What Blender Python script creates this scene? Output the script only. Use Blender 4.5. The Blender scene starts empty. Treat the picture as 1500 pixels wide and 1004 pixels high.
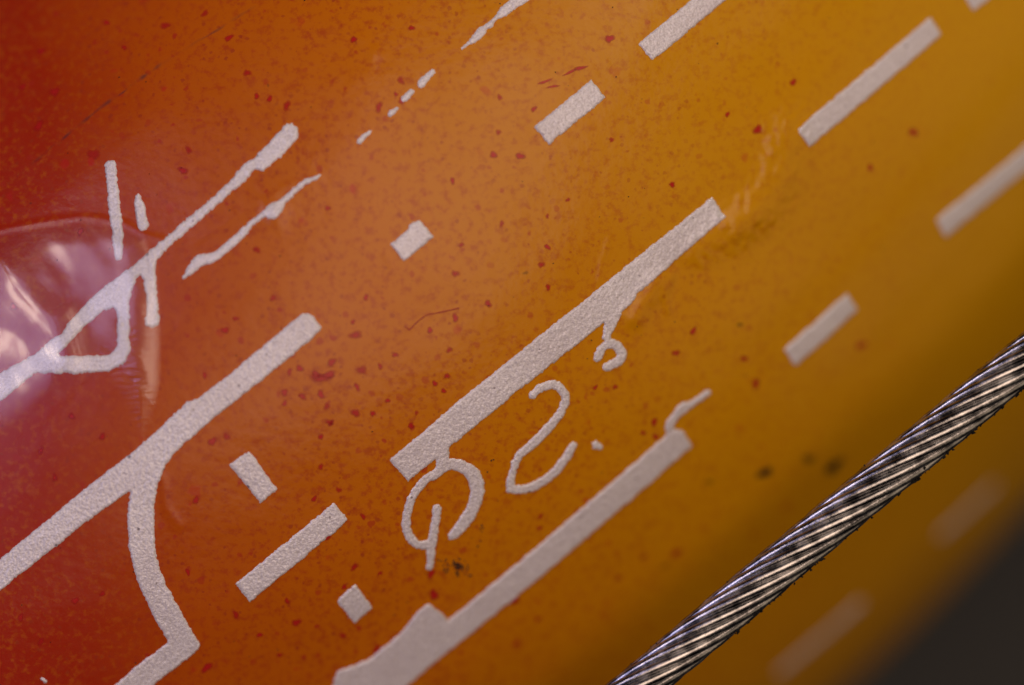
import bpy, math, random
import numpy as np
from mathutils import Vector, Matrix

# ------------------------------------------------------------------ scene, camera, light
# 1 Blender unit = 2 cm; the tube is about 38 mm thick, the cable 1.2 mm
sc = bpy.context.scene
sc.unit_settings.system = 'METRIC'
sc.unit_settings.scale_length = 0.02
sc.view_settings.view_transform = 'Standard'
sc.view_settings.look = 'None'
sc.view_settings.gamma = 1.0
sc.view_settings.use_curve_mapping = False
sc.view_settings.exposure = -0.15

PX = 0.001                                    # size of one photo pixel at the focus plane
R = 1.03                                      # tube radius
ANG = math.radians(39.4)
AX = np.array([math.cos(ANG), math.sin(ANG), 0.0])      # along the tube
VV = np.array([math.sin(ANG), -math.cos(ANG), 0.0])     # across it
ORG = VV * (-0.272)                                     # a point on the tube's axis
TILT = math.radians(3.0)
DIST = 12.0
zc = np.array([0, 0, 1.0]) * math.cos(TILT) - AX * math.sin(TILT)
xc = np.array([1.0, 0, 0]); xc = xc - xc.dot(zc) * zc; xc /= np.linalg.norm(xc)
yc = np.cross(zc, xc)
FOC = np.array([0, 0, 0.965])
CAM = FOC + zc * DIST
cam_data = bpy.data.cameras.new('camera')
cam = bpy.data.objects.new('camera', cam_data)
sc.collection.objects.link(cam)
cam.matrix_world = Matrix(((xc[0], yc[0], zc[0], CAM[0]), (xc[1], yc[1], zc[1], CAM[1]),
                           (xc[2], yc[2], zc[2], CAM[2]), (0, 0, 0, 1)))
cam_data.sensor_width = 36.0
cam_data.lens = 36.0 * DIST / 1.5
cam_data.clip_start = 0.1
cam_data.clip_end = 500
cam_data.dof.use_dof = True
cam_data.dof.focus_distance = DIST - 0.015
cam_data.dof.aperture_fstop = 0.28
sc.camera = cam

world = bpy.data.worlds.new('World'); sc.world = world
world.use_nodes = True
world.node_tree.nodes['Background'].inputs['Color'].default_value = (0.55, 0.58, 0.75, 1)
world.node_tree.nodes['Background'].inputs['Strength'].default_value = 0.012


def area(name, d, dist, size, power, color, target=(0, 0, 0.8), size_y=None):
    """d is a direction in (image right, image up, towards camera) seen from the target"""
    L = bpy.data.lights.new(name, 'AREA')
    L.energy = power; L.color = color; L.size = size
    if size_y:
        L.shape = 'RECTANGLE'; L.size_y = size_y
    o = bpy.data.objects.new(name, L); sc.collection.objects.link(o)
    dv = (xc * d[0] + yc * d[1] + zc * d[2]); dv = dv / np.linalg.norm(dv)
    p = np.array(target) + dv * dist
    o.location = p
    o.rotation_euler = Vector(dv).to_track_quat('Z', 'Y').to_euler()
    return o


area('softbox_lamp', (0.14, 0.03, 1.0), 14.0, 10.5, 930, (1.0, 0.71, 0.53), size_y=7.0)
area('window_lamp', (-0.53, 0.05, 0.78), 6.0, 3.2, 112, (0.50, 0.49, 1.0), target=(-0.6, 0, 0.8), size_y=4.2)
area('top_fill_lamp', (0.38, 0.86, 0.50), 6.0, 1.6, 95, (1.0, 0.90, 0.80))  # added fill, no real skylight: lifts the upper right and the rope's top flank
area('desk_lamp', (0.85, -0.12, 0.42), 7.0, 6.0, 70, (1.0, 0.74, 0.50))
area('lump_glint_lamp', (-0.50, 0.16, 0.88), 7.0, 1.5, 52, (1.0, 0.76, 0.56), target=(-0.65, 0.1, 0.8), size_y=0.8)  # added lamp, placed only to put a warm glint on the lacquer lump

rng = np.random.default_rng(7)
random.seed(7)

# ------------------------------------------------------------------ helpers
def tube_radius(u):
    """the tube swells gently: thickest where the photograph looks, thinner to both ends"""
    x = u * u / (2 * 2.8 * 0.35)
    return R - 0.35 * (1 - 1 / (1 + x))


def to_surface(p):
    """photo pixels -> tube surface coordinates (along, around), in pixel units"""
    p = np.atleast_2d(np.asarray(p, float))
    dx = (p[:, 0] - 750) * PX / DIST
    dy = -(p[:, 1] - 502) * PX / DIST
    d = dx[:, None] * xc + dy[:, None] * yc - zc
    o = CAM - ORG
    ov, oz = o @ VV, o[2]
    dv, dz = d @ VV, d[:, 2]
    a = dv * dv + dz * dz; b = ov * dv + oz * dz
    u = np.zeros(len(p))
    for _ in range(8):
        c = ov * ov + oz * oz - tube_radius(u) ** 2
        t = (-b - np.sqrt(np.maximum(b * b - a * c, 0))) / a
        q = o + t[:, None] * d
        u = q @ AX
    th = np.arctan2(q @ VV, q[:, 2])
    return np.stack([u / PX, th * R / PX], 1)


def from_surface(u, w, h):
    """surface coordinates and height above the tube (pixel units) -> world"""
    th = w * PX / R; r = tube_radius(u * PX) + h * PX
    return (ORG + (u * PX)[:, None] * AX + (r * np.sin(th))[:, None] * VV
            + (r * np.cos(th))[:, None] * np.array([0, 0, 1.0]))


class Noise:
    def __init__(self, seed, n=256):
        self.g = np.random.default_rng(seed).random((n, n)) * 2 - 1; self.n = n

    def __call__(self, x, y):
        xi = np.floor(x).astype(int); yi = np.floor(y).astype(int)
        fx = x - xi; fy = y - yi
        fx = fx * fx * (3 - 2 * fx); fy = fy * fy * (3 - 2 * fy)
        n = self.n; g = self.g
        a = g[xi % n, yi % n]; b = g[(xi + 1) % n, yi % n]
        c = g[xi % n, (yi + 1) % n]; d = g[(xi + 1) % n, (yi + 1) % n]
        return (a * (1 - fx) + b * fx) * (1 - fy) + (c * (1 - fx) + d * fx) * fy


N1, N2, N3 = Noise(1), Noise(2), Noise(3)


def seg_dist(P, A, B):
    ab = B - A; L = max(ab @ ab, 1e-9)
    t = np.clip(((P - A) @ ab) / L, 0, 1)
    return np.linalg.norm(P - (A + t[:, None] * ab), axis=1), t


def sdf_poly(P, poly):
    poly = np.asarray(poly, float)
    d = np.full(len(P), 1e9); inside = np.zeros(len(P), bool)
    for i in range(len(poly)):
        A, B = poly[i - 1], poly[i]
        d = np.minimum(d, seg_dist(P, A, B)[0])
        cond = (A[1] > P[:, 1]) != (B[1] > P[:, 1])
        if cond.any():
            xint = A[0] + (P[:, 1] - A[1]) / (B[1] - A[1] + 1e-12) * (B[0] - A[0])
            inside ^= cond & (P[:, 0] < xint)
    return np.where(inside, -d, d)


def sdf_line(P, pts, widths):
    d = np.full(len(P), 1e9)
    for i in range(len(pts) - 1):
        s, t = seg_dist(P, pts[i], pts[i + 1])
        d = np.minimum(d, s - 0.5 * (widths[i] * (1 - t) + widths[i + 1] * t) - 0.8)
    return d


def smooth_line(pts, n=5):
    """Catmull-Rom through points with columns x, y, width"""
    p = np.asarray(pts, float)
    if len(p) < 3:
        return p
    q = np.vstack([2 * p[0] - p[1], p, 2 * p[-1] - p[-2]])
    out = []
    for i in range(1, len(q) - 2):
        for k in range(n):
            t = k / n
            out.append(0.5 * ((2 * q[i]) + (-q[i - 1] + q[i + 1]) * t + (2 * q[i - 1] - 5 * q[i] + 4 * q[i + 1] - q[i + 2]) * t * t
                              + (-q[i - 1] + 3 * q[i] - 3 * q[i + 1] + q[i + 2]) * t ** 3))
    out.append(p[-1])
    return np.array(out)


# creases and runs of the clear coat (photo pixels, width, height)
RUNS = [
    ([(1155, 200), (1145, 255), (1122, 302), (1085, 330)], 64, 6.0),
    ([(1100, 315), (1060, 340), (1025, 365)], 50, 4.0),
    ([(965, 412), (945, 440), (930, 465)], 34, 4.6),
    ([(985, 400), (975, 430), (980, 455)], 12, 1.4),
    ([(893, 350), (882, 385), (878, 410)], 7, 0.8),
    ([(228, 372), (290, 352), (345, 318), (420, 272), (470, 262)], 10, 0.5),
    ([(565, 372), (575, 395)], 7, 0.6),
    ([(238, 700), (245, 745), (262, 770)], 16, 1.0),
    ([(528, 55), (548, 80)], 18, 0.9),
    ([(-60, 352), (0, 338), (60, 327), (120, 318), (180, 326), (214, 345), (240, 352)], 7, 1.1),
    ([(399, 311), (405, 314)], 30, 2.6),
]
RUNS = [([to_surface(p)[0] for p in pts], wd, h) for pts, wd, h in RUNS]


def relief(u, w):
    """height of the coat over the ideal cylinder, in pixel units"""
    h = 3.0 * N1(u / 260 + 9, w / 170 + 4) + 0.5 * N2(u / 70 + 3, w / 55 + 8)
    P = np.stack([u, w], 1)
    for pts, wd, hh in RUNS:
        lo = np.min(pts, 0) - 3 * wd; hi = np.max(pts, 0) + 3 * wd
        m = ((P > lo) & (P < hi)).all(1)
        if m.any():
            Q = P[m]
            d = np.full(len(Q), 1e9)
            for i in range(len(pts) - 1):
                d = np.minimum(d, seg_dist(Q, pts[i], pts[i + 1])[0])
            d = d + 0.10 * wd * N3(Q[:, 0] / 9, Q[:, 1] / 9) + 0.03 * wd * N1(Q[:, 0] / 4, Q[:, 1] / 4)
            h[m] += hh * np.exp(-(d / (wd * 0.5)) ** 2)
    return h


def mesh_object(name, verts, faces, mat, parent=None, smooth=True):
    me = bpy.data.meshes.new(name)
    verts = np.asarray(verts, np.float64)
    faces = np.asarray(faces, np.int32)
    if parent is not None and parent.name.startswith('painted_tube'):
        faces = faces[:, ::-1]                # outward on the unrolled surface
    nf, k = faces.shape
    me.vertices.add(len(verts)); me.vertices.foreach_set('co', verts.astype(np.float32).ravel())
    me.loops.add(nf * k); me.loops.foreach_set('vertex_index', faces.ravel())
    me.polygons.add(nf)
    me.polygons.foreach_set('loop_start', np.arange(0, nf * k, k, dtype=np.int32))
    me.update(calc_edges=True); me.validate()
    me.polygons.foreach_set('use_smooth', np.full(len(me.polygons), smooth))
    me.materials.append(mat)
    o = bpy.data.objects.new(name, me)
    sc.collection.objects.link(o)
    if parent is not None:
        o.parent = parent
        o.location = -Vector(parent.location)
    return o


# ------------------------------------------------------------------ materials
def new_mat(name):
    m = bpy.data.materials.new(name); m.use_nodes = True
    nt = m.node_tree
    return m, nt, nt.nodes, nt.links, nt.nodes['Principled BSDF']


def node(nt, kind, **kw):
    n = nt.nodes.new(kind)
    for k, v in kw.items():
        if k in n.inputs:
            n.inputs[k].default_value = v
        else:
            setattr(n, k, v)
    return n


def math_node(nt, op, a, b=None, clamp=False):
    n = nt.nodes.new('ShaderNodeMath'); n.operation = op; n.use_clamp = clamp
    for i, x in enumerate((a, b)):
        if x is None:
            continue
        if isinstance(x, (int, float)):
            n.inputs[i].default_value = x
        else:
            nt.links.new(x, n.inputs[i])
    return n.outputs[0]


def maprange(nt, v, a, b, c=0.0, d=1.0, smooth=False):
    n = nt.nodes.new('ShaderNodeMapRange'); n.clamp = True
    if smooth:
        n.interpolation_type = 'SMOOTHSTEP'
    nt.links.new(v, n.inputs['Value'])
    for k, x in zip(('From Min', 'From Max', 'To Min', 'To Max'), (a, b, c, d)):
        if isinstance(x, (int, float)):
            n.inputs[k].default_value = x
        else:
            nt.links.new(x, n.inputs[k])
    return n.outputs['Result']


def mix_col(nt, fac, a, b, blend='MIX'):
    n = nt.nodes.new('ShaderNodeMix'); n.data_type = 'RGBA'; n.blend_type = blend
    for sock, x in ((n.inputs[0], fac), (n.inputs[6], a), (n.inputs[7], b)):
        if isinstance(x, (int, float)):
            sock.default_value = x
        elif isinstance(x, tuple):
            sock.default_value = (*x, 1.0)
        else:
            nt.links.new(x, sock)
    return n.outputs[2]


def paint_material():
    m, nt, N, L, B = new_mat('orange_burst_lacquer')
    tc = N.new('ShaderNodeTexCoord'); obj = tc.outputs['Object']
    sep = N.new('ShaderNodeSeparateXYZ'); L.new(obj, sep.inputs[0])
    X, Y = sep.outputs[0], sep.outputs[1]
    big = node(nt, 'ShaderNodeTexNoise', Scale=3.2, Detail=3.0); L.new(obj, big.inputs['Vector'])
    g = math_node(nt, 'ADD', X, math_node(nt, 'MULTIPLY', Y, 0.05))
    g = math_node(nt, 'ADD', g, math_node(nt, 'MULTIPLY', math_node(nt, 'SUBTRACT', big.outputs[0], 0.5), 0.22))
    ramp = N.new('ShaderNodeValToRGB')
    fac = maprange(nt, g, -0.95, 0.95)
    L.new(fac, ramp.inputs[0])
    cr = ramp.color_ramp
    stops = [(0.0, (0.33, 0.012, 0.006)), (0.15, (0.34, 0.022, 0.004)), (0.25, (0.43, 0.078, 0.003)), (0.40, (0.51, 0.145, 0.002)),
             (0.5, (0.54, 0.195, 0.001)), (0.66, (0.57, 0.255, 0.001)), (0.82, (0.56, 0.270, 0.001)), (1.0, (0.57, 0.300, 0.001))]
    cr.elements[0].position, cr.elements[0].color = stops[0][0], (*stops[0][1], 1)
    cr.elements[1].position, cr.elements[1].color = stops[-1][0], (*stops[-1][1], 1)
    for p, c in stops[1:-1]:
        e = cr.elements.new(p); e.color = (*c, 1)
    col = ramp.outputs[0]
    # overspray: grain and droplets get scarcer towards the yellow end
    spread = maprange(nt, g, -0.25, 0.70, 1.0, 0.12)
    n1 = node(nt, 'ShaderNodeTexNoise', Scale=85.0, Detail=4.0, Roughness=0.65); L.new(obj, n1.inputs['Vector'])
    f1 = math_node(nt, 'MULTIPLY', maprange(nt, n1.outputs[0], 0.49, 0.67, 0, 0.62), spread)
    col = mix_col(nt, f1, col, (0.34, 0.034, 0.008))
    n1b = node(nt, 'ShaderNodeTexNoise', Scale=95.0, Detail=3.0, Roughness=0.6); L.new(obj, n1b.inputs['Vector'])
    f1b = math_node(nt, 'MULTIPLY', maprange(nt, n1b.outputs[0], 0.50, 0.70, 0, 0.55), maprange(nt, g, -0.8, -0.3, 1.0, 0.1))
    col = mix_col(nt, f1b, col, (0.46, 0.11, 0.004))

    def drops(scale, rmax, lo, hi, strength, colour, seed):
        nonlocal col
        mp = node(nt, 'ShaderNodeMapping'); mp.inputs['Location'].default_value = (seed, seed * 0.7, seed * 1.3)
        wob = node(nt, 'ShaderNodeTexNoise', Scale=scale * 2.0, Detail=2.0)
        L.new(obj, wob.inputs['Vector'])
        ad = N.new('ShaderNodeVectorMath'); ad.operation = 'MULTIPLY_ADD'
        L.new(wob.outputs[1], ad.inputs[0]); ad.inputs[1].default_value = (0.5 / scale,) * 3; L.new(obj, ad.inputs[2])
        L.new(ad.outputs[0], mp.inputs[0])
        v = node(nt, 'ShaderNodeTexVoronoi', Scale=scale); L.new(mp.outputs[0], v.inputs['Vector'])
        sp = N.new('ShaderNodeSeparateColor'); L.new(v.outputs['Color'], sp.inputs[0])
        keep = maprange(nt, sp.outputs[0], lo, hi)
        rad = math_node(nt, 'MULTIPLY', keep, rmax)
        dist = v.outputs['Distance']
        edge = math_node(nt, 'SUBTRACT', rad, dist)
        f = maprange(nt, edge, 0.0, 0.10)
        f = math_node(nt, 'MULTIPLY', f, math_node(nt, 'MULTIPLY', spread, math_node(nt, 'MULTIPLY', strength, maprange(nt, sp.outputs[1], 0, 1, 0.35, 1.0))))
        col = mix_col(nt, f, col, colour)
    drops(95.0, 0.38, 0.40, 1.0, 0.70, (0.30, 0.034, 0.010), 3.1)
    drops(52.0, 0.34, 0.45, 1.0, 0.80, (0.36, 0.022, 0.010), 7.7)
    drops(26.0, 0.28, 0.72, 1.0, 0.85, (0.42, 0.016, 0.010), 11.3)
    drops(40.0, 0.10, 0.80, 1.0, 0.9, (0.03, 0.02, 0.012), 17.9)
    L.new(col, B.inputs['Base Color'])
    B.inputs['Roughness'].default_value = 0.5
    B.inputs['Specular IOR Level'].default_value = 0.0
    B.inputs['Coat Weight'].default_value = 0.44
    B.inputs['Coat IOR'].default_value = 1.5
    rn = node(nt, 'ShaderNodeTexNoise', Scale=7.0, Detail=3.0); L.new(obj, rn.inputs['Vector'])
    L.new(maprange(nt, rn.outputs[0], 0.3, 0.7, 0.21, 0.31), B.inputs['Coat Roughness'])
    bn = node(nt, 'ShaderNodeTexNoise', Scale=60.0, Detail=3.0); L.new(obj, bn.inputs['Vector'])
    bp = node(nt, 'ShaderNodeBump', Strength=0.25, Distance=0.002); L.new(bn.outputs[0], bp.inputs['Height'])
    L.new(bp.outputs[0], B.inputs['Normal'])
    L.new(bp.outputs[0], B.inputs['Coat Normal'])
    return m


def white_material():
    m, nt, N, L, B = new_mat('gritty_white_paint')
    tc = N.new('ShaderNodeTexCoord'); obj = tc.outputs['Object']
    n1 = node(nt, 'ShaderNodeTexNoise', Scale=330.0, Detail=2.0); L.new(obj, n1.inputs['Vector'])
    n2 = node(nt, 'ShaderNodeTexNoise', Scale=9.0, Detail=3.0); L.new(obj, n2.inputs['Vector'])
    c = mix_col(nt, maprange(nt, n1.outputs[0], 0.35, 0.7), (0.55, 0.515, 0.515), (0.78, 0.755, 0.75))
    c = mix_col(nt, maprange(nt, n2.outputs[0], 0.45, 0.75, 0, 0.35), c, (0.50, 0.44, 0.44))
    v = node(nt, 'ShaderNodeTexVoronoi', Scale=75.0); L.new(obj, v.inputs['Vector'])
    sp = N.new('ShaderNodeSeparateColor'); L.new(v.outputs['Color'], sp.inputs[0])
    rad = math_node(nt, 'MULTIPLY', maprange(nt, sp.outputs[0], 0.88, 1.0), 0.22)
    c = mix_col(nt, maprange(nt, math_node(nt, 'SUBTRACT', rad, v.outputs['Distance']), 0, 0.06, 0, 0.75), c, (0.10, 0.07, 0.09))
    L.new(c, B.inputs['Base Color'])
    B.inputs['Roughness'].default_value = 0.34
    B.inputs['Specular IOR Level'].default_value = 0.7
    B.inputs['Coat Weight'].default_value = 0.6
    B.inputs['Coat Roughness'].default_value = 0.2
    B.inputs['Subsurface Weight'].default_value = 0.0
    bp = node(nt, 'ShaderNodeBump', Strength=0.5, Distance=0.002); L.new(n1.outputs[0], bp.inputs['Height'])
    L.new(bp.outputs[0], B.inputs['Normal']); L.new(bp.outputs[0], B.inputs['Coat Normal'])
    return m


def speck_material(name, colour, rough=0.4):
    """pigment that thins out towards the rim of a droplet (attribute 'cover')"""
    m, nt, N, L, B = new_mat(name)
    B.inputs['Base Color'].default_value = (*colour, 1)
    B.inputs['Roughness'].default_value = rough
    B.inputs['Specular IOR Level'].default_value = 0.0
    B.inputs['Coat Weight'].default_value = 0.45
    B.inputs['Coat Roughness'].default_value = 0.22
    at = N.new('ShaderNodeAttribute'); at.attribute_name = 'cover'
    L.new(at.outputs['Fac'], B.inputs['Alpha'])
    return m


def plain_material(name, colour, rough, metal=0.0):
    m, nt, N, L, B = new_mat(name)
    tc = N.new('ShaderNodeTexCoord')
    n1 = node(nt, 'ShaderNodeTexNoise', Scale=40.0, Detail=4.0); L.new(tc.outputs['Object'], n1.inputs['Vector'])
    c = mix_col(nt, n1.outputs[0], tuple(x * 0.75 for x in colour), tuple(x * 1.25 for x in colour))
    L.new(c, B.inputs['Base Color'])
    B.inputs['Roughness'].default_value = rough
    B.inputs['Metallic'].default_value = metal
    return m


def lacquer_material():
    """clear coat: the paint shows through, the surface reflects"""
    m, nt, N, L, B = new_mat('clear_lacquer')
    N.remove(B)
    out = N['Material Output']
    tr = N.new('ShaderNodeBsdfTransparent')
    gl = N.new('ShaderNodeBsdfGlossy'); gl.inputs['Roughness'].default_value = 0.18
    lw = node(nt, 'ShaderNodeLayerWeight', Blend=0.5)          # Schlick, the same from both sides of the film
    fres = math_node(nt, 'ADD', math_node(nt, 'MULTIPLY', math_node(nt, 'POWER', lw.outputs['Facing'], 5.0), 0.9), 0.075)
    mx = N.new('ShaderNodeMixShader')
    at = N.new('ShaderNodeAttribute'); at.attribute_name = 'cover'
    L.new(math_node(nt, 'MULTIPLY', fres, at.outputs['Fac']), mx.inputs[0])
    L.new(tr.outputs[0], mx.inputs[1]); L.new(gl.outputs[0], mx.inputs[2])
    L.new(mx.outputs[0], out.inputs['Surface'])
    return m


def steel_material():
    m, nt, N, L, B = new_mat('bright_steel')
    tc = N.new('ShaderNodeTexCoord'); obj = tc.outputs['Object']
    n1 = node(nt, 'ShaderNodeTexNoise', Scale=45.0, Detail=4.0); L.new(obj, n1.inputs['Vector'])
    c = mix_col(nt, maprange(nt, n1.outputs[0], 0.35, 0.7), (0.16, 0.16, 0.165), (0.58, 0.58, 0.58))
    L.new(c, B.inputs['Base Color'])
    B.inputs['Metallic'].default_value = 1.0
    L.new(maprange(nt, n1.outputs[0], 0.3, 0.7, 0.18, 0.32), B.inputs['Roughness'])
    n2 = node(nt, 'ShaderNodeTexNoise', Scale=220.0, Detail=2.0); L.new(obj, n2.inputs['Vector'])
    bp = node(nt, 'ShaderNodeBump', Strength=0.25, Distance=0.001); L.new(n2.outputs[0], bp.inputs['Height'])
    L.new(bp.outputs[0], B.inputs['Normal'])
    return m


M_PAINT, M_WHITE, M_LACQ, M_STEEL = paint_material(), white_material(), lacquer_material(), steel_material()
M_RED = speck_material('red_pigment', (0.46, 0.016, 0.014))
M_BLACK = speck_material('dark_pigment', (0.015, 0.013, 0.011), 0.6)
M_DIRT_SHADE = plain_material('dirt_edge_shade', (0.005, 0.005, 0.005), 0.85)  # black for real dirt, the rope core and the rope's built-in edge shadow
M_TABLE = plain_material('charcoal_card', (0.042, 0.047, 0.052), 0.8)

# ------------------------------------------------------------------ the surface below
s = 30.0
ground = mesh_object('table_surface', [(-s, -s, -R), (s, -s, -R), (s, s, -R), (-s, s, -R)], [(0, 1, 2, 3)], M_TABLE)
ground['kind'] = 'structure'

# ------------------------------------------------------------------ the painted tube
tube = bpy.data.objects.new('painted_tube', None)
tube.location = Vector(ORG) + Vector((0, 0, -R))
tube.empty_display_size = 0.3
sc.collection.objects.link(tube)
tube['label'] = 'glossy tube lacquered red through orange to yellow, with gritty white dashes and scrawls'
tube['category'] = 'painted tube'

us = np.concatenate([np.linspace(-3200, -1250, 20, endpoint=False), np.arange(-1250, 1250, 4.0), np.linspace(1250, 3200, 20)])
w0, w1, full = -950, 1500, 2 * math.pi * R / PX
ws = np.concatenate([np.arange(w0, w1, 4.0), np.linspace(w1, w0 + full, 90, endpoint=False)])
U, W = np.meshgrid(us, ws, indexing='ij')
H = relief(U.ravel(), W.ravel())
def win(x, a, b, f):
    return np.clip((x - a) / f, 0, 1) * np.clip((b - x) / f, 0, 1)
H *= win(U.ravel(), -1250, 1250, 60) * win(W.ravel(), w0, w1, 60)
V = from_surface(U.ravel(), W.ravel(), H)
nu, nw = len(us), len(ws)
i, j = np.meshgrid(np.arange(nu - 1), np.arange(nw), indexing='ij')
j2 = (j + 1) % nw
F = np.stack([i * nw + j, (i + 1) * nw + j, (i + 1) * nw + j2, i * nw + j2], -1).reshape(-1, 4)
mesh_object('body', V, F, M_PAINT, tube)
for uu, sgn in ((-3200, 1), (3200, -1)):
    k = 96
    a = np.arange(k) / k * full
    ev = np.vstack([from_surface(np.full(k, uu), a, np.full(k, -1.0)), from_surface(np.array([uu - sgn * 60.0]), np.array([0.0]), np.array([-tube_radius(3.26) / PX]))])
    ef = [(q, (q + 1) % k, k) for q in range(k)]
    mesh_object('end_cap', ev, ef, M_PAINT, tube)


def build_mark(name, sdf, lo, hi, cell=2.0, thick=2.2, ragged=1.5, grain=0.65, mat=None, label=None, parent=None, lift=0.0, edge=3.5, grow=0.5):
    """a layer of paint on the tube: grid cells inside the outline, rim pulled to the outline"""
    lo = np.asarray(lo) - 8; hi = np.asarray(hi) + 8
    gu = np.arange(lo[0], hi[0], cell); gw = np.arange(lo[1], hi[1], cell)
    A, Bm = np.meshgrid(gu, gw, indexing='ij')
    P = np.stack([A.ravel(), Bm.ravel()], 1)

    def field(P):
        return sdf(P) - grow + ragged * (0.75 * N1(P[:, 0] / 3.1, P[:, 1] / 3.1) + 0.5 * N2(P[:, 0] / 9.3, P[:, 1] / 9.3))
    d = field(P)
    nu, nw = len(gu), len(gw)
    D = d.reshape(nu, nw)
    cin = (D[:-1, :-1] + D[1:, :-1] + D[1:, 1:] + D[:-1, 1:]) / 4 < 0
    ii, jj = np.nonzero(cin)
    F = np.stack([ii * nw + jj, (ii + 1) * nw + jj, (ii + 1) * nw + jj + 1, ii * nw + jj + 1], 1)
    if len(F) == 0:
        return None
    cnt = np.bincount(F.ravel(), minlength=nu * nw)
    rim = (cnt > 0) & (cnt < 4)
    e = 0.7
    gx = (field(P[rim] + [e, 0]) - field(P[rim] - [e, 0])) / (2 * e)
    gy = (field(P[rim] + [0, e]) - field(P[rim] - [0, e])) / (2 * e)
    gl = np.maximum(np.hypot(gx, gy), 0.5)
    st = np.clip(d[rim] / gl, -1.2 * cell, 1.2 * cell)
    P2 = P.copy()
    P2[rim, 0] -= st * gx / gl; P2[rim, 1] -= st * gy / gl
    used = cnt > 0
    inner = used & ~rim
    P2[inner] += rng.uniform(-0.35, 0.35, (inner.sum(), 2)) * cell
    idx = np.cumsum(used) - 1
    P2 = P2[used]; dd = np.minimum(d[used], 0); rm = rim[used]
    h = lift + thick * (1 - np.clip(1 + dd / edge, 0, 1) ** 2) + grain * rng.uniform(-1, 1, len(P2))
    h[rm] = -1.5
    base = relief(P2[:, 0], P2[:, 1])
    o = mesh_object(name, from_surface(P2[:, 0], P2[:, 1], base + h), idx[F], mat or M_WHITE, parent or tube)
    if label:
        o['label'] = label
    return o


def mark(name, polys=(), lines=(), holes=(), label=None, **kw):
    ps = [to_surface(p) for p in polys]; hs = [to_surface(p) for p in holes]
    ls = []
    for l in lines:
        l = smooth_line(l); ls.append((to_surface(l[:, :2]), l[:, 2]))
    allp = np.vstack(ps + [q + sg * w.max() for q, w in ls for sg in (-1, 1)])

    def sdf(P):
        d = np.full(len(P), 1e9)
        for p in ps:
            d = np.minimum(d, sdf_poly(P, p))
        for q, w in ls:
            d = np.minimum(d, sdf_line(P, q, w))
        for q in hs:
            d = np.maximum(d, -sdf_poly(P, q))
        return d
    return build_mark(name, sdf, allp.min(0), allp.max(0), label=label, **kw)


def dash(a, b, width, **kw):
    """straight dash between the mids of its two ends; width measured on the tube"""
    A, B = to_surface([a, b])
    t = (B - A) / np.linalg.norm(B - A); n = np.array([-t[1], t[0]]) * width / 2
    poly = np.array([A + n, B + n, B - n, A - n])
    return build_mark('white_dash', lambda P: sdf_poly(P, poly) , poly.min(0), poly.max(0), **kw)


dash((945, 77), (1125, -72), 35)
dash((793, 199), (877, 130), 35)
dash((1176, 203), (1372, 38), 36)
dash((1418, 5), (1540, -98), 36)
dash((1378, 336), (1560, 183), 39, cell=3)
dash((1155, 524), (1250, 442), 38, cell=3)
dash((1374, 785), (1461, 710), 21, cell=3)
dash((1138, 988), (1263, 880), 21, cell=3)
mark('white_dash', polys=[[(571, 358), (592, 384), (636, 347), (615, 322), (603, 326), (596, 338)]])
mark('white_dash', polys=[[(334, 680), (365, 660), (407, 717), (381, 738)]])
mark('white_dash', polys=[[(343, 855), (365, 882), (511, 762), (489, 736)]])
mark('white_dash', polys=[[(492, 880), (520, 855), (547, 890), (520, 915)]])

mark('white_stripe', polys=[
    [(570, 674), (598, 706), (760, 572), (868, 488), (1062, 318), (1044, 288), (900, 404), (800, 484), (690, 572)],
    [(855, 476), (938, 418), (930, 440), (912, 458), (903, 478), (891, 500), (881, 499), (885, 474)]],
    lines=[[(876, 525, 13), (882, 511, 13), (893, 504, 13), (905, 508, 14), (911, 519, 14), (907, 529, 14), (889, 538, 13)],
           [(649, 655, 18), (650, 668, 17), (648, 682, 20)],
           [(650, 680, 15), (641, 693, 14), (623, 704, 13), (606, 726, 12), (597, 753, 12), (596, 775, 12), (604, 792, 13), (615, 799, 13), (628, 797, 13)],
           [(648, 682, 18), (665, 681, 18), (685, 688, 18), (697, 704, 21), (699, 722, 21), (692, 746, 19), (678, 768, 18), (664, 784, 15)],
           [(641, 745, 13), (637, 772, 13), (632, 803, 13), (630, 832, 10)]],
    label='long gritty white stripe with loops hanging from its lower edge')
mark('white_stroke', lines=[[(780, 579, 12), (795, 567, 13), (815, 565, 13), (828, 582, 13), (821, 604, 13), (801, 630, 13), (779, 652, 14), (763, 665, 13),
                             (755, 680, 12), (749, 700, 12), (748, 717, 14)], [(748, 717, 14), (764, 717, 14), (786, 711, 14), (808, 696, 13), (827, 674, 13), (840, 653, 12)]],
     label='white squiggle shaped like a 2 running into a hook')
mark('white_stroke', polys=[[(866, 648), (873, 645), (884, 653), (882, 661), (868, 659)]], label='small white dot beside the squiggle')
mark('white_stripe', polys=[[(985, 629), (1000, 630), (1014, 654), (850, 796), (640, 967), (588, 1012), (560, 1040), (470, 1045), (488, 1002),
                             (494, 985), (540, 967), (585, 930), (613, 896), (628, 884), (652, 902), (656, 909), (700, 873), (860, 738)]],
     lines=[[(980, 627, 12), (983, 619, 13), (993, 606, 14), (1000, 598, 17), (1010, 593, 11), (1037, 575, 9)]],
     label='long white stripe widening to a blunt fork at its lower left end')
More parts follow.
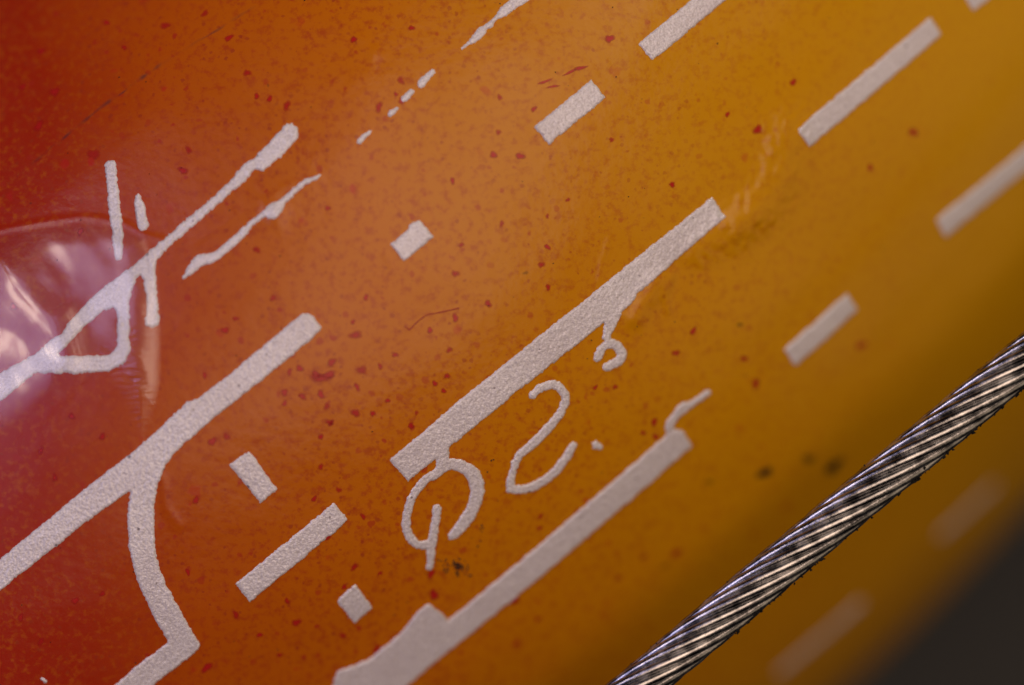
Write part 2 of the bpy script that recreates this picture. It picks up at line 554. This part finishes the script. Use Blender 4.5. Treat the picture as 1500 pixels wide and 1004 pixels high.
mark('white_stripe', polys=[[(450, 457), (462, 466), (473, 481), (455, 499), (393, 550), (330, 600), (276, 645), (255, 665), (244, 680), (237, 695), (231, 712),
                             (228, 731), (226, 767), (228, 808), (234, 832), (244, 857), (267, 900), (294, 945), (285, 957), (226, 1004), (170, 1050), (105, 1055),
                             (170, 1002), (203, 973), (246, 941), (221, 898), (199, 848), (188, 799), (186, 758), (190, 720), (136, 758), (68, 812), (0, 866),
                             (-80, 931), (-80, 884), (0, 819), (136, 706), (199, 658), (235, 625), (267, 595), (273, 587), (289, 584), (334, 550), (400, 494), (440, 461)]],
     label='broad white stripe with a curved branch bending down to a corner')
mark('white_stroke', polys=[[(428, 180), (434, 188), (436, 202), (411, 227), (386, 249), (373, 245), (358, 264), (324, 294), (279, 332), (239, 369), (227, 384),
                             (227, 414), (231, 449), (232, 476), (222, 480), (214, 474), (217, 449), (212, 414), (208, 401), (202, 404), (192, 419), (188, 449),
                             (189, 518), (179, 533), (159, 543), (107, 546), (50, 546), (0, 588), (-80, 650), (-80, 602), (0, 548), (50, 521), (90, 489), (134, 437),
                             (189, 394), (219, 369), (259, 334), (319, 284), (361, 240), (371, 233), (393, 213), (418, 184)]],
     holes=[[(82, 521), (119, 481), (149, 454), (167, 448), (173, 459), (173, 508), (162, 521), (114, 524)]], ragged=2.4, grow=2.4,
     label='white stroke running up right with a triangular loop on its underside')
mark('white_stroke', lines=[[(271, 405, 6), (281, 393, 13), (294, 382, 18), (314, 376, 14), (344, 352, 12), (368, 328, 9), (386, 314, 8), (401, 309, 21), (416, 294, 9), (443, 270, 8), (468, 257, 3)]],
     ragged=1.8, label='thin broken white stroke with a round blob near its upper end')
mark('white_stroke', lines=[[(162, 243, 16), (165, 270, 16), (168, 310, 17), (172, 340, 16), (174, 376, 11)]], label='upright white tick left of the shorter tick')
mark('white_stroke', lines=[[(202, 289, 9), (205, 307, 15), (209, 329, 17)]], label='short teardrop shaped white tick')
for l in ([(526, 207, 7), (534, 199, 6), (545, 192, 3)], [(571, 167, 7), (580, 160, 6)], [(592, 145, 9), (604, 134, 6)], [(617, 123, 12), (633, 105, 8)],
          [(676, 72, 2), (688, 63, 6), (702, 50, 13), (711, 40, 8), (718, 36, 8), (726, 27, 5), (738, 17, 14), (754, 5, 14), (775, -4, 9), (840, -50, 14)]):
    mark('white_stroke', lines=[l], ragged=1.5, thick=2.0)
mark('white_stroke', lines=[[(62, 995, 6), (67, 999, 5)]])

# ------------------------------------------------------------------ red droplets, fibre and dirt on the tube
def speck(x, y, r, name='paint_speck', mat=None, cover=0.9, rings=4, ecc=1.0, rot=0.0, parent=None, lift=0.6):
    k = 14
    c = to_surface((x, y))[0]
    if name == 'paint_speck':
        r = r * 1.25
    ph = rng.uniform(0, 6.28, 3)
    pts = [c]; cov = [cover]
    for q in range(1, rings + 1):
        f = q / rings
        for i in range(k):
            a = 2 * math.pi * i / k
            rr = r * f * (1 + 0.22 * math.sin(2 * a + ph[0]) + 0.14 * math.sin(3 * a + ph[1]) + 0.08 * math.sin(5 * a + ph[2]))
            dx, dy = rr * math.cos(a) * ecc, rr * math.sin(a) / ecc
            pts.append(c + [dx * math.cos(rot) - dy * math.sin(rot), dx * math.sin(rot) + dy * math.cos(rot)])
            cov.append(cover * (1 - f ** 2.5))
    pts = np.array(pts)
    tri = [(0, 1 + i, 1 + (i + 1) % k) for i in range(k)]
    for q in range(1, rings):
        for i in range(k):
            a, b = 1 + (q - 1) * k + i, 1 + (q - 1) * k + (i + 1) % k
            tri += [(a, a + k, b + k), (a, b + k, b)]
    o = mesh_object(name, from_surface(pts[:, 0], pts[:, 1], relief(pts[:, 0], pts[:, 1]) + lift), tri, mat or M_RED, parent or tube)
    at = o.data.attributes.new('cover', 'FLOAT', 'POINT'); at.data.foreach_set('value', np.array(cov, np.float32))
    return o


SPECKS = [(486, 531, 6), (530, 542, 6.5), (536, 436, 4), (521, 491, 7), (439, 540, 5), (424, 545, 4.5), (417, 575, 5), (443, 581, 5), (470, 578, 5.5), (417, 591, 4),
          (479, 595, 5), (521, 605, 6), (546, 606, 4), (483, 619, 5), (523, 567, 4.5), (568, 587, 3.5), (579, 520, 4), (602, 624, 4.5), (610, 605, 3), (517, 472, 3.5),
          (667, 466, 5), (630, 484, 4), (650, 573, 3.5), (655, 551, 4), (557, 537, 4), (637, 562, 4), (658, 513, 4),
          (762, 229, 5.5), (723, 227, 5), (893, 57, 6), (587, 118, 5), (555, 157, 6), (588, 148, 4.5), (420, 155, 6), (580, 138, 3), (518, 58, 4.5), (603, 41, 4),
          (732, 143, 4), (730, 194, 4), (782, 160, 4), (663, 265, 4), (1110, 190, 6.5), (1162, 121, 5), (1338, 194, 7), (1275, 246, 5), (985, 271, 4), (896, 205, 3.5), (1066, 168, 3.5),
          (735, 328, 4), (793, 388, 4.5), (802, 362, 4), (803, 421, 4), (715, 445, 5), (667, 401, 5), (676, 359, 3.5), (802, 317, 3), (832, 293, 3),
          (990, 517, 5.5), (1015, 485, 5), (958, 618, 5.5), (942, 634, 4.5), (960, 640, 4.5), (901, 567, 4), (872, 568, 3.5), (1106, 561, 7), (1089, 525, 5.5), (1261, 506, 7),
          (905, 847, 5), (943, 817, 5), (992, 811, 7), (755, 877, 6), (787, 907, 4.5), (636, 872, 7), (632, 841, 6), (752, 882, 4), (755, 942, 5), (792, 756, 4), (791, 774, 4),
          (519, 831, 5), (532, 757, 4), (478, 787, 5), (504, 860, 4), (503, 932, 5), (552, 952, 6), (557, 840, 3), (496, 718, 4), (470, 640, 4),
          (311, 647, 6), (332, 640, 5), (287, 733, 5), (470, 684, 4), (460, 731, 4), (485, 620, 4), (433, 805, 5), (434, 912, 6), (303, 978, 7), (377, 842, 4), (275, 838, 4),
          (345, 900, 5), (420, 880, 4), (410, 960, 4), (380, 930, 4), (300, 550, 4), (330, 484, 5), (400, 437, 4.5), (345, 467, 4), (376, 366, 5), (480, 305, 4),
          (138, 227, 8), (60, 75, 5), (80, 135, 7), (33, 127, 5), (182, 70, 4), (300, 20, 5), (362, 107, 5), (242, 38, 6), (268, 250, 6), (276, 220, 5), (156, 33, 4), (335, 56, 5),
          (376, 141, 4), (395, 145, 4), (57, 185, 7), (118, 340, 5), (20, 450, 5), (105, 610, 5), (60, 660, 5), (80, 700, 5), (150, 640, 5), (30, 905, 5), (60, 940, 5), (110, 880, 5), (150, 870, 4)]
for x, y, r in SPECKS:
    speck(x, y, r, ecc=rng.uniform(0.88, 1.2), rot=rng.uniform(0, 3.1), cover=rng.uniform(0.65, 0.95))
# a smeared run of red
for (x, y, r, e, ro) in ((470, 553, 10, 1.35, 0.6), (482, 549, 7, 1.6, 0.55), (463, 549, 6, 1.2, 0.9), (850, 100, 5, 1.7, 0.4), (835, 106, 4.5, 2.2, 0.3), (798, 120, 4.5, 2.0, 0.35), (810, 127, 4, 2.0, 0.5)):
    speck(x, y, r, ecc=e, rot=ro, cover=0.9)
for x, y, r, c in ((1120, 692, 12, 1.0), (1221, 683, 16, 0.95), (1184, 672, 12, 0.5), (1040, 706, 7, 0.3), (1083, 475, 5, 0.4), (770, 400, 4, 0.3), (975, 830, 6, 0.3)):
    speck(x, y, r, name='dark_speck', mat=M_BLACK, cover=c, rings=4, ecc=1.15, rot=0.6)
# red fibre under the coat
mark('red_fibre', lines=[[(593, 478, 0.6), (600, 484, 1.0)], [(600, 484, 0.7), (610, 473, 0.9), (625, 462, 0.9), (640, 459, 1.2), (672, 452, 1.6)]],
     cell=0.8, grow=0.2, ragged=0.2, thick=0.5, grain=0.05, edge=1.0, mat=plain_material('fibre_red', (0.30, 0.022, 0.008), 0.5))


def crumbs(name, centres, parent, label=None, flat=0.5):
    """tiny irregular chips of dirt, joined"""
    vs, fs = [], []
    for x, y, r in centres:
        c = to_surface((x, y))[0]
        k = 6
        b = len(vs)
        rr = r * rng.uniform(0.6, 1.3, k)
        for i in range(k):
            a = 6.283 * i / k
            vs.append((c[0] + rr[i] * math.cos(a), c[1] + rr[i] * math.sin(a), -0.3))
        vs.append((c[0] + rng.uniform(-.3, .3) * r, c[1] + rng.uniform(-.3, .3) * r, flat * r + 1.5))
        fs += [(b + i, b + (i + 1) % k, b + k) for i in range(k)]
    v = np.array(vs)
    o = mesh_object(name, from_surface(v[:, 0], v[:, 1], relief(v[:, 0], v[:, 1]) + v[:, 2]), fs, M_DIRT_SHADE, parent, smooth=False)
    o['kind'] = 'stuff'
    if label:
        o['label'] = label
    return o


cl = []
for _ in range(30):
    cx, cy = 668 + rng.normal(0, 11), 832 + rng.normal(0, 6.5)
    a = rng.uniform(0, 6.283)
    for q in range(int(rng.integers(2, 6))):
        cl.append((cx, cy, rng.uniform(0.8, 1.8)))
        a += rng.normal(0, 0.9); cx += 2.0 * math.cos(a); cy += 2.0 * math.sin(a)
cl += [(640, 821, 1.5), (643, 821, 1.4), (647, 822, 1.4), (650, 829, 1.6), (656, 835, 1.5), (681, 822, 1.5), (684, 835, 1.6)]
cl += [(706, 770, 2), (704, 775, 1.8), (708, 774, 1.6), (706, 779, 1.6), (704, 793, 1.7), (700, 801, 2), (720, 675, 2.0), (723, 674, 1.4), (714, 692, 1.6)]
crumbs('dirt_crumbs', cl, tube, 'cluster of black crumbs below the loop')
sp = [(rng.uniform(0, 1300), rng.uniform(0, 1000), rng.uniform(0.6, 1.5)) for _ in range(90)]
crumbs('dirt_specks', [p for p in sp if 0.63 * p[0] + 0.777 * p[1] < 1200], tube)
# faint dark scratch in the upper left
tt = np.linspace(0, 1, 160)
path = np.stack([25 + 350 * tt, 260 - 250 * tt - 14 * np.sin(math.pi * tt) + 1.5 * N1(tt * 20, tt * 0)], 1)
ps = to_surface(path)
tg = np.gradient(ps, axis=0); tg /= np.linalg.norm(tg, axis=1)[:, None]
nn = np.stack([-tg[:, 1], tg[:, 0]], 1) * (3.2 + 1.8 * N2(tt * 25, tt * 0 + 4))[:, None]
pv = np.stack([ps - nn, ps, ps + nn], 1).reshape(-1, 2)
cv = np.stack([tt * 0, np.clip(0.20 + 0.45 * N3(tt * 34, tt * 0 + 2), 0.04, 0.6) * np.sin(math.pi * np.clip(tt * 0.9 + 0.06, 0, 1)), tt * 0], 1).ravel()
sf = []
for q in range(len(tt) - 1):
    sf += [(3 * q, 3 * q + 3, 3 * q + 4, 3 * q + 1), (3 * q + 1, 3 * q + 4, 3 * q + 5, 3 * q + 2)]
so = mesh_object('scratch', from_surface(pv[:, 0], pv[:, 1], relief(pv[:, 0], pv[:, 1]) + 0.6), sf, speck_material('scratch_dirt', (0.07, 0.05, 0.06), 0.6), tube)
so.data.attributes.new('cover', 'FLOAT', 'POINT').data.foreach_set('value', cv.astype(np.float32))
so['label'] = 'faint dark scratch across the red end'

# lump of clear lacquer with a wrinkled tail
DR = to_surface([(-140, 372), (0, 341), (60, 330), (120, 321), (180, 329), (214, 345), (229, 385), (235, 440), (237, 500), (236, 560), (226, 610), (207, 655),
                 (195, 625), (180, 590), (160, 556), (110, 575), (40, 620), (-140, 740)])


def drip():
    cell = 3.0
    lo, hi = DR.min(0), DR.max(0)
    gu = np.arange(lo[0] - 4, hi[0] + 4, cell); gw = np.arange(lo[1] - 4, hi[1] + 4, cell)
    A, Bm = np.meshgrid(gu, gw, indexing='ij'); P = np.stack([A.ravel(), Bm.ravel()], 1)
    d = sdf_poly(P, DR)
    nu, nw = len(gu), len(gw); D = d.reshape(nu, nw)
    cin = (D[:-1, :-1] + D[1:, :-1] + D[1:, 1:] + D[:-1, 1:]) / 4 < 0
    ii, jj = np.nonzero(cin)
    F = np.stack([ii * nw + jj, (ii + 1) * nw + jj, (ii + 1) * nw + jj + 1, ii * nw + jj + 1], 1)
    used = np.bincount(F.ravel(), minlength=nu * nw) > 0
    idx = np.cumsum(used) - 1
    P = P[used]; dd = np.minimum(d[used], 0)
    h = 1.2 + 3.2 * (1 - np.clip(1 + dd / 40, 0, 1) ** 2)
    ydir = P @ np.array([-math.sin(ANG), math.cos(ANG)])      # image-down on the unrolled surface
    ridge = [to_surface(p)[0] for p in ((-20, 200), (-5, 330), (5, 385), (30, 430), (70, 475), (95, 540))]
    dr = np.full(len(P), 1e9)
    for a, b in zip(ridge[:-1], ridge[1:]):
        dr = np.minimum(dr, seg_dist(P, a, b)[0])
    dr = dr + 3 * N3(P[:, 0] / 30, P[:, 1] / 30)
    h += np.clip(-dd / 45, 0, 1) * 6.0 * np.exp(-(dr / 38) ** 2) + 0.16 * np.sin(dr / 7 * 2 * math.pi + 2 * N2(P[:, 0] / 30, P[:, 1] / 30)) * np.exp(-(dr / 45) ** 2)
    dist = np.hypot(*(P - to_surface((222, 560))[0]).T)
    tail = np.clip(1.5 - dist / 90, 0, 1)
    wr = np.sin(ydir / 8.5 * 2 * math.pi + 3.0 * N1(P[:, 0] / 18, P[:, 1] / 18))
    h += 0.7 * wr * tail + 0.7 * N2(P[:, 0] / 22 + 5, P[:, 1] / 40)
    y0, y1 = (to_surface((60, y))[0] @ np.array([-math.sin(ANG), math.cos(ANG)]) for y in (345, 560))
    soft = 14 + 50 * np.clip((ydir - y0) / (y1 - y0), 0, 1)
    soft = np.where(P[:, 0] > to_surface((165, 520))[0][0], np.minimum(soft, 12), soft)
    o = mesh_object('lacquer_lump', from_surface(P[:, 0], P[:, 1], relief(P[:, 0], P[:, 1]) + h), idx[F], M_LACQ, tube)
    o.data.attributes.new('cover', 'FLOAT', 'POINT').data.foreach_set('value', np.clip(-dd / soft, 0, 1).astype(np.float32))
    o['label'] = 'clear glossy lump of lacquer with a wrinkled tail'


drip()

# ------------------------------------------------------------------ steel wire rope
rope = bpy.data.objects.new('wire_rope', None)
sc.collection.objects.link(rope)
rope['label'] = 'twisted bright steel wire rope stretched diagonally over the yellow side'
rope['category'] = 'wire rope'


def plane_point(x, y, lift=0.0):
    return CAM - zc * (DIST - lift) + (xc * (x - 750) - yc * (y - 502)) * PX * (DIST - lift) / DIST


c0, c1 = plane_point(941, 1000, 0.015), plane_point(1500, 527, 0.015)
rd = (c1 - c0); rd /= np.linalg.norm(rd)
mid = (c0 + c1) / 2
rope.location = mid
e1 = np.cross(zc, rd); e1 /= np.linalg.norm(e1); e2 = np.cross(rd, e1)
RC, NW = 0.0330, 11
rw = 0.0077
pitch = 0.56
half = 2.6
ts = np.arange(-half, half, pitch / 28)
first = None
for k in range(NW):
    ph0 = 2 * math.pi * (k + rng.uniform(-0.06, 0.06)) / NW
    rr = RC - rw + rng.uniform(-0.0006, 0.0006)
    wob = 0.0005 * np.sin(ts * 3.1 + k)
    a = ph0 + 2 * math.pi * ts / pitch
    ctr = mid + ts[:, None] * rd + ((rr + wob) * np.cos(a))[:, None] * e1 + ((rr + wob) * np.sin(a))[:, None] * e2
    tg = np.gradient(ctr, axis=0); tg /= np.linalg.norm(tg, axis=1)[:, None]
    out = np.cos(a)[:, None] * e1 + np.sin(a)[:, None] * e2
    sd = np.cross(tg, out); sd /= np.linalg.norm(sd, axis=1)[:, None]
    K = 10
    rwk = rw * rng.uniform(0.96, 1.05)
    vs = np.stack([ctr + rwk * (math.cos(2 * math.pi * q / K) * out + math.sin(2 * math.pi * q / K) * sd) for q in range(K)], 1).reshape(-1, 3)
    i, j = np.meshgrid(np.arange(len(ts) - 1), np.arange(K), indexing='ij')
    F = np.stack([i * K + j, (i + 1) * K + j, (i + 1) * K + (j + 1) % K, i * K + (j + 1) % K], -1).reshape(-1, 4)
    mesh_object('wire', vs, F, M_STEEL, rope)
K = 12
rc = RC - 1.7 * rw
vs = np.stack([mid + ts[::8, None] * rd + rc * (math.cos(2 * math.pi * q / K) * e1 + math.sin(2 * math.pi * q / K) * e2) for q in range(K)], 1).reshape(-1, 3)
i, j = np.meshgrid(np.arange(len(ts[::8]) - 1), np.arange(K), indexing='ij')
F = np.stack([i * K + j, (i + 1) * K + j, (i + 1) * K + (j + 1) % K, i * K + (j + 1) % K], -1).reshape(-1, 4)
mesh_object('core', vs, F, M_DIRT_SHADE, rope)
# black chips in place of jagged edge shadow, mostly on the lower flank
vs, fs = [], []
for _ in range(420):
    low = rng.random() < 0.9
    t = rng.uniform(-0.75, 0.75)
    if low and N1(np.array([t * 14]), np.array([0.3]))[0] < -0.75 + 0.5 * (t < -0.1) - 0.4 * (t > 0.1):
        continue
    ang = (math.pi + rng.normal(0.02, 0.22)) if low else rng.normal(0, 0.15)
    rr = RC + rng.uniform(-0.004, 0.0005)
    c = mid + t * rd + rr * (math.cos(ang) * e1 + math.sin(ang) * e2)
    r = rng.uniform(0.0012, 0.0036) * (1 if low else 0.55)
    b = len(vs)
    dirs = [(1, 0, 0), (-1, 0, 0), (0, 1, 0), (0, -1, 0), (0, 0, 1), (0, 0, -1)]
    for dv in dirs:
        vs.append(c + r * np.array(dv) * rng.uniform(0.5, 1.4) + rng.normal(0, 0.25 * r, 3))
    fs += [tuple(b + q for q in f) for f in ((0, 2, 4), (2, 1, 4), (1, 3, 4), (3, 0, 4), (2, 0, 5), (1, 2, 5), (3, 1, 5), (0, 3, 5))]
g = mesh_object('dirt_edge_shade', np.array(vs), fs, M_DIRT_SHADE, rope, smooth=False)
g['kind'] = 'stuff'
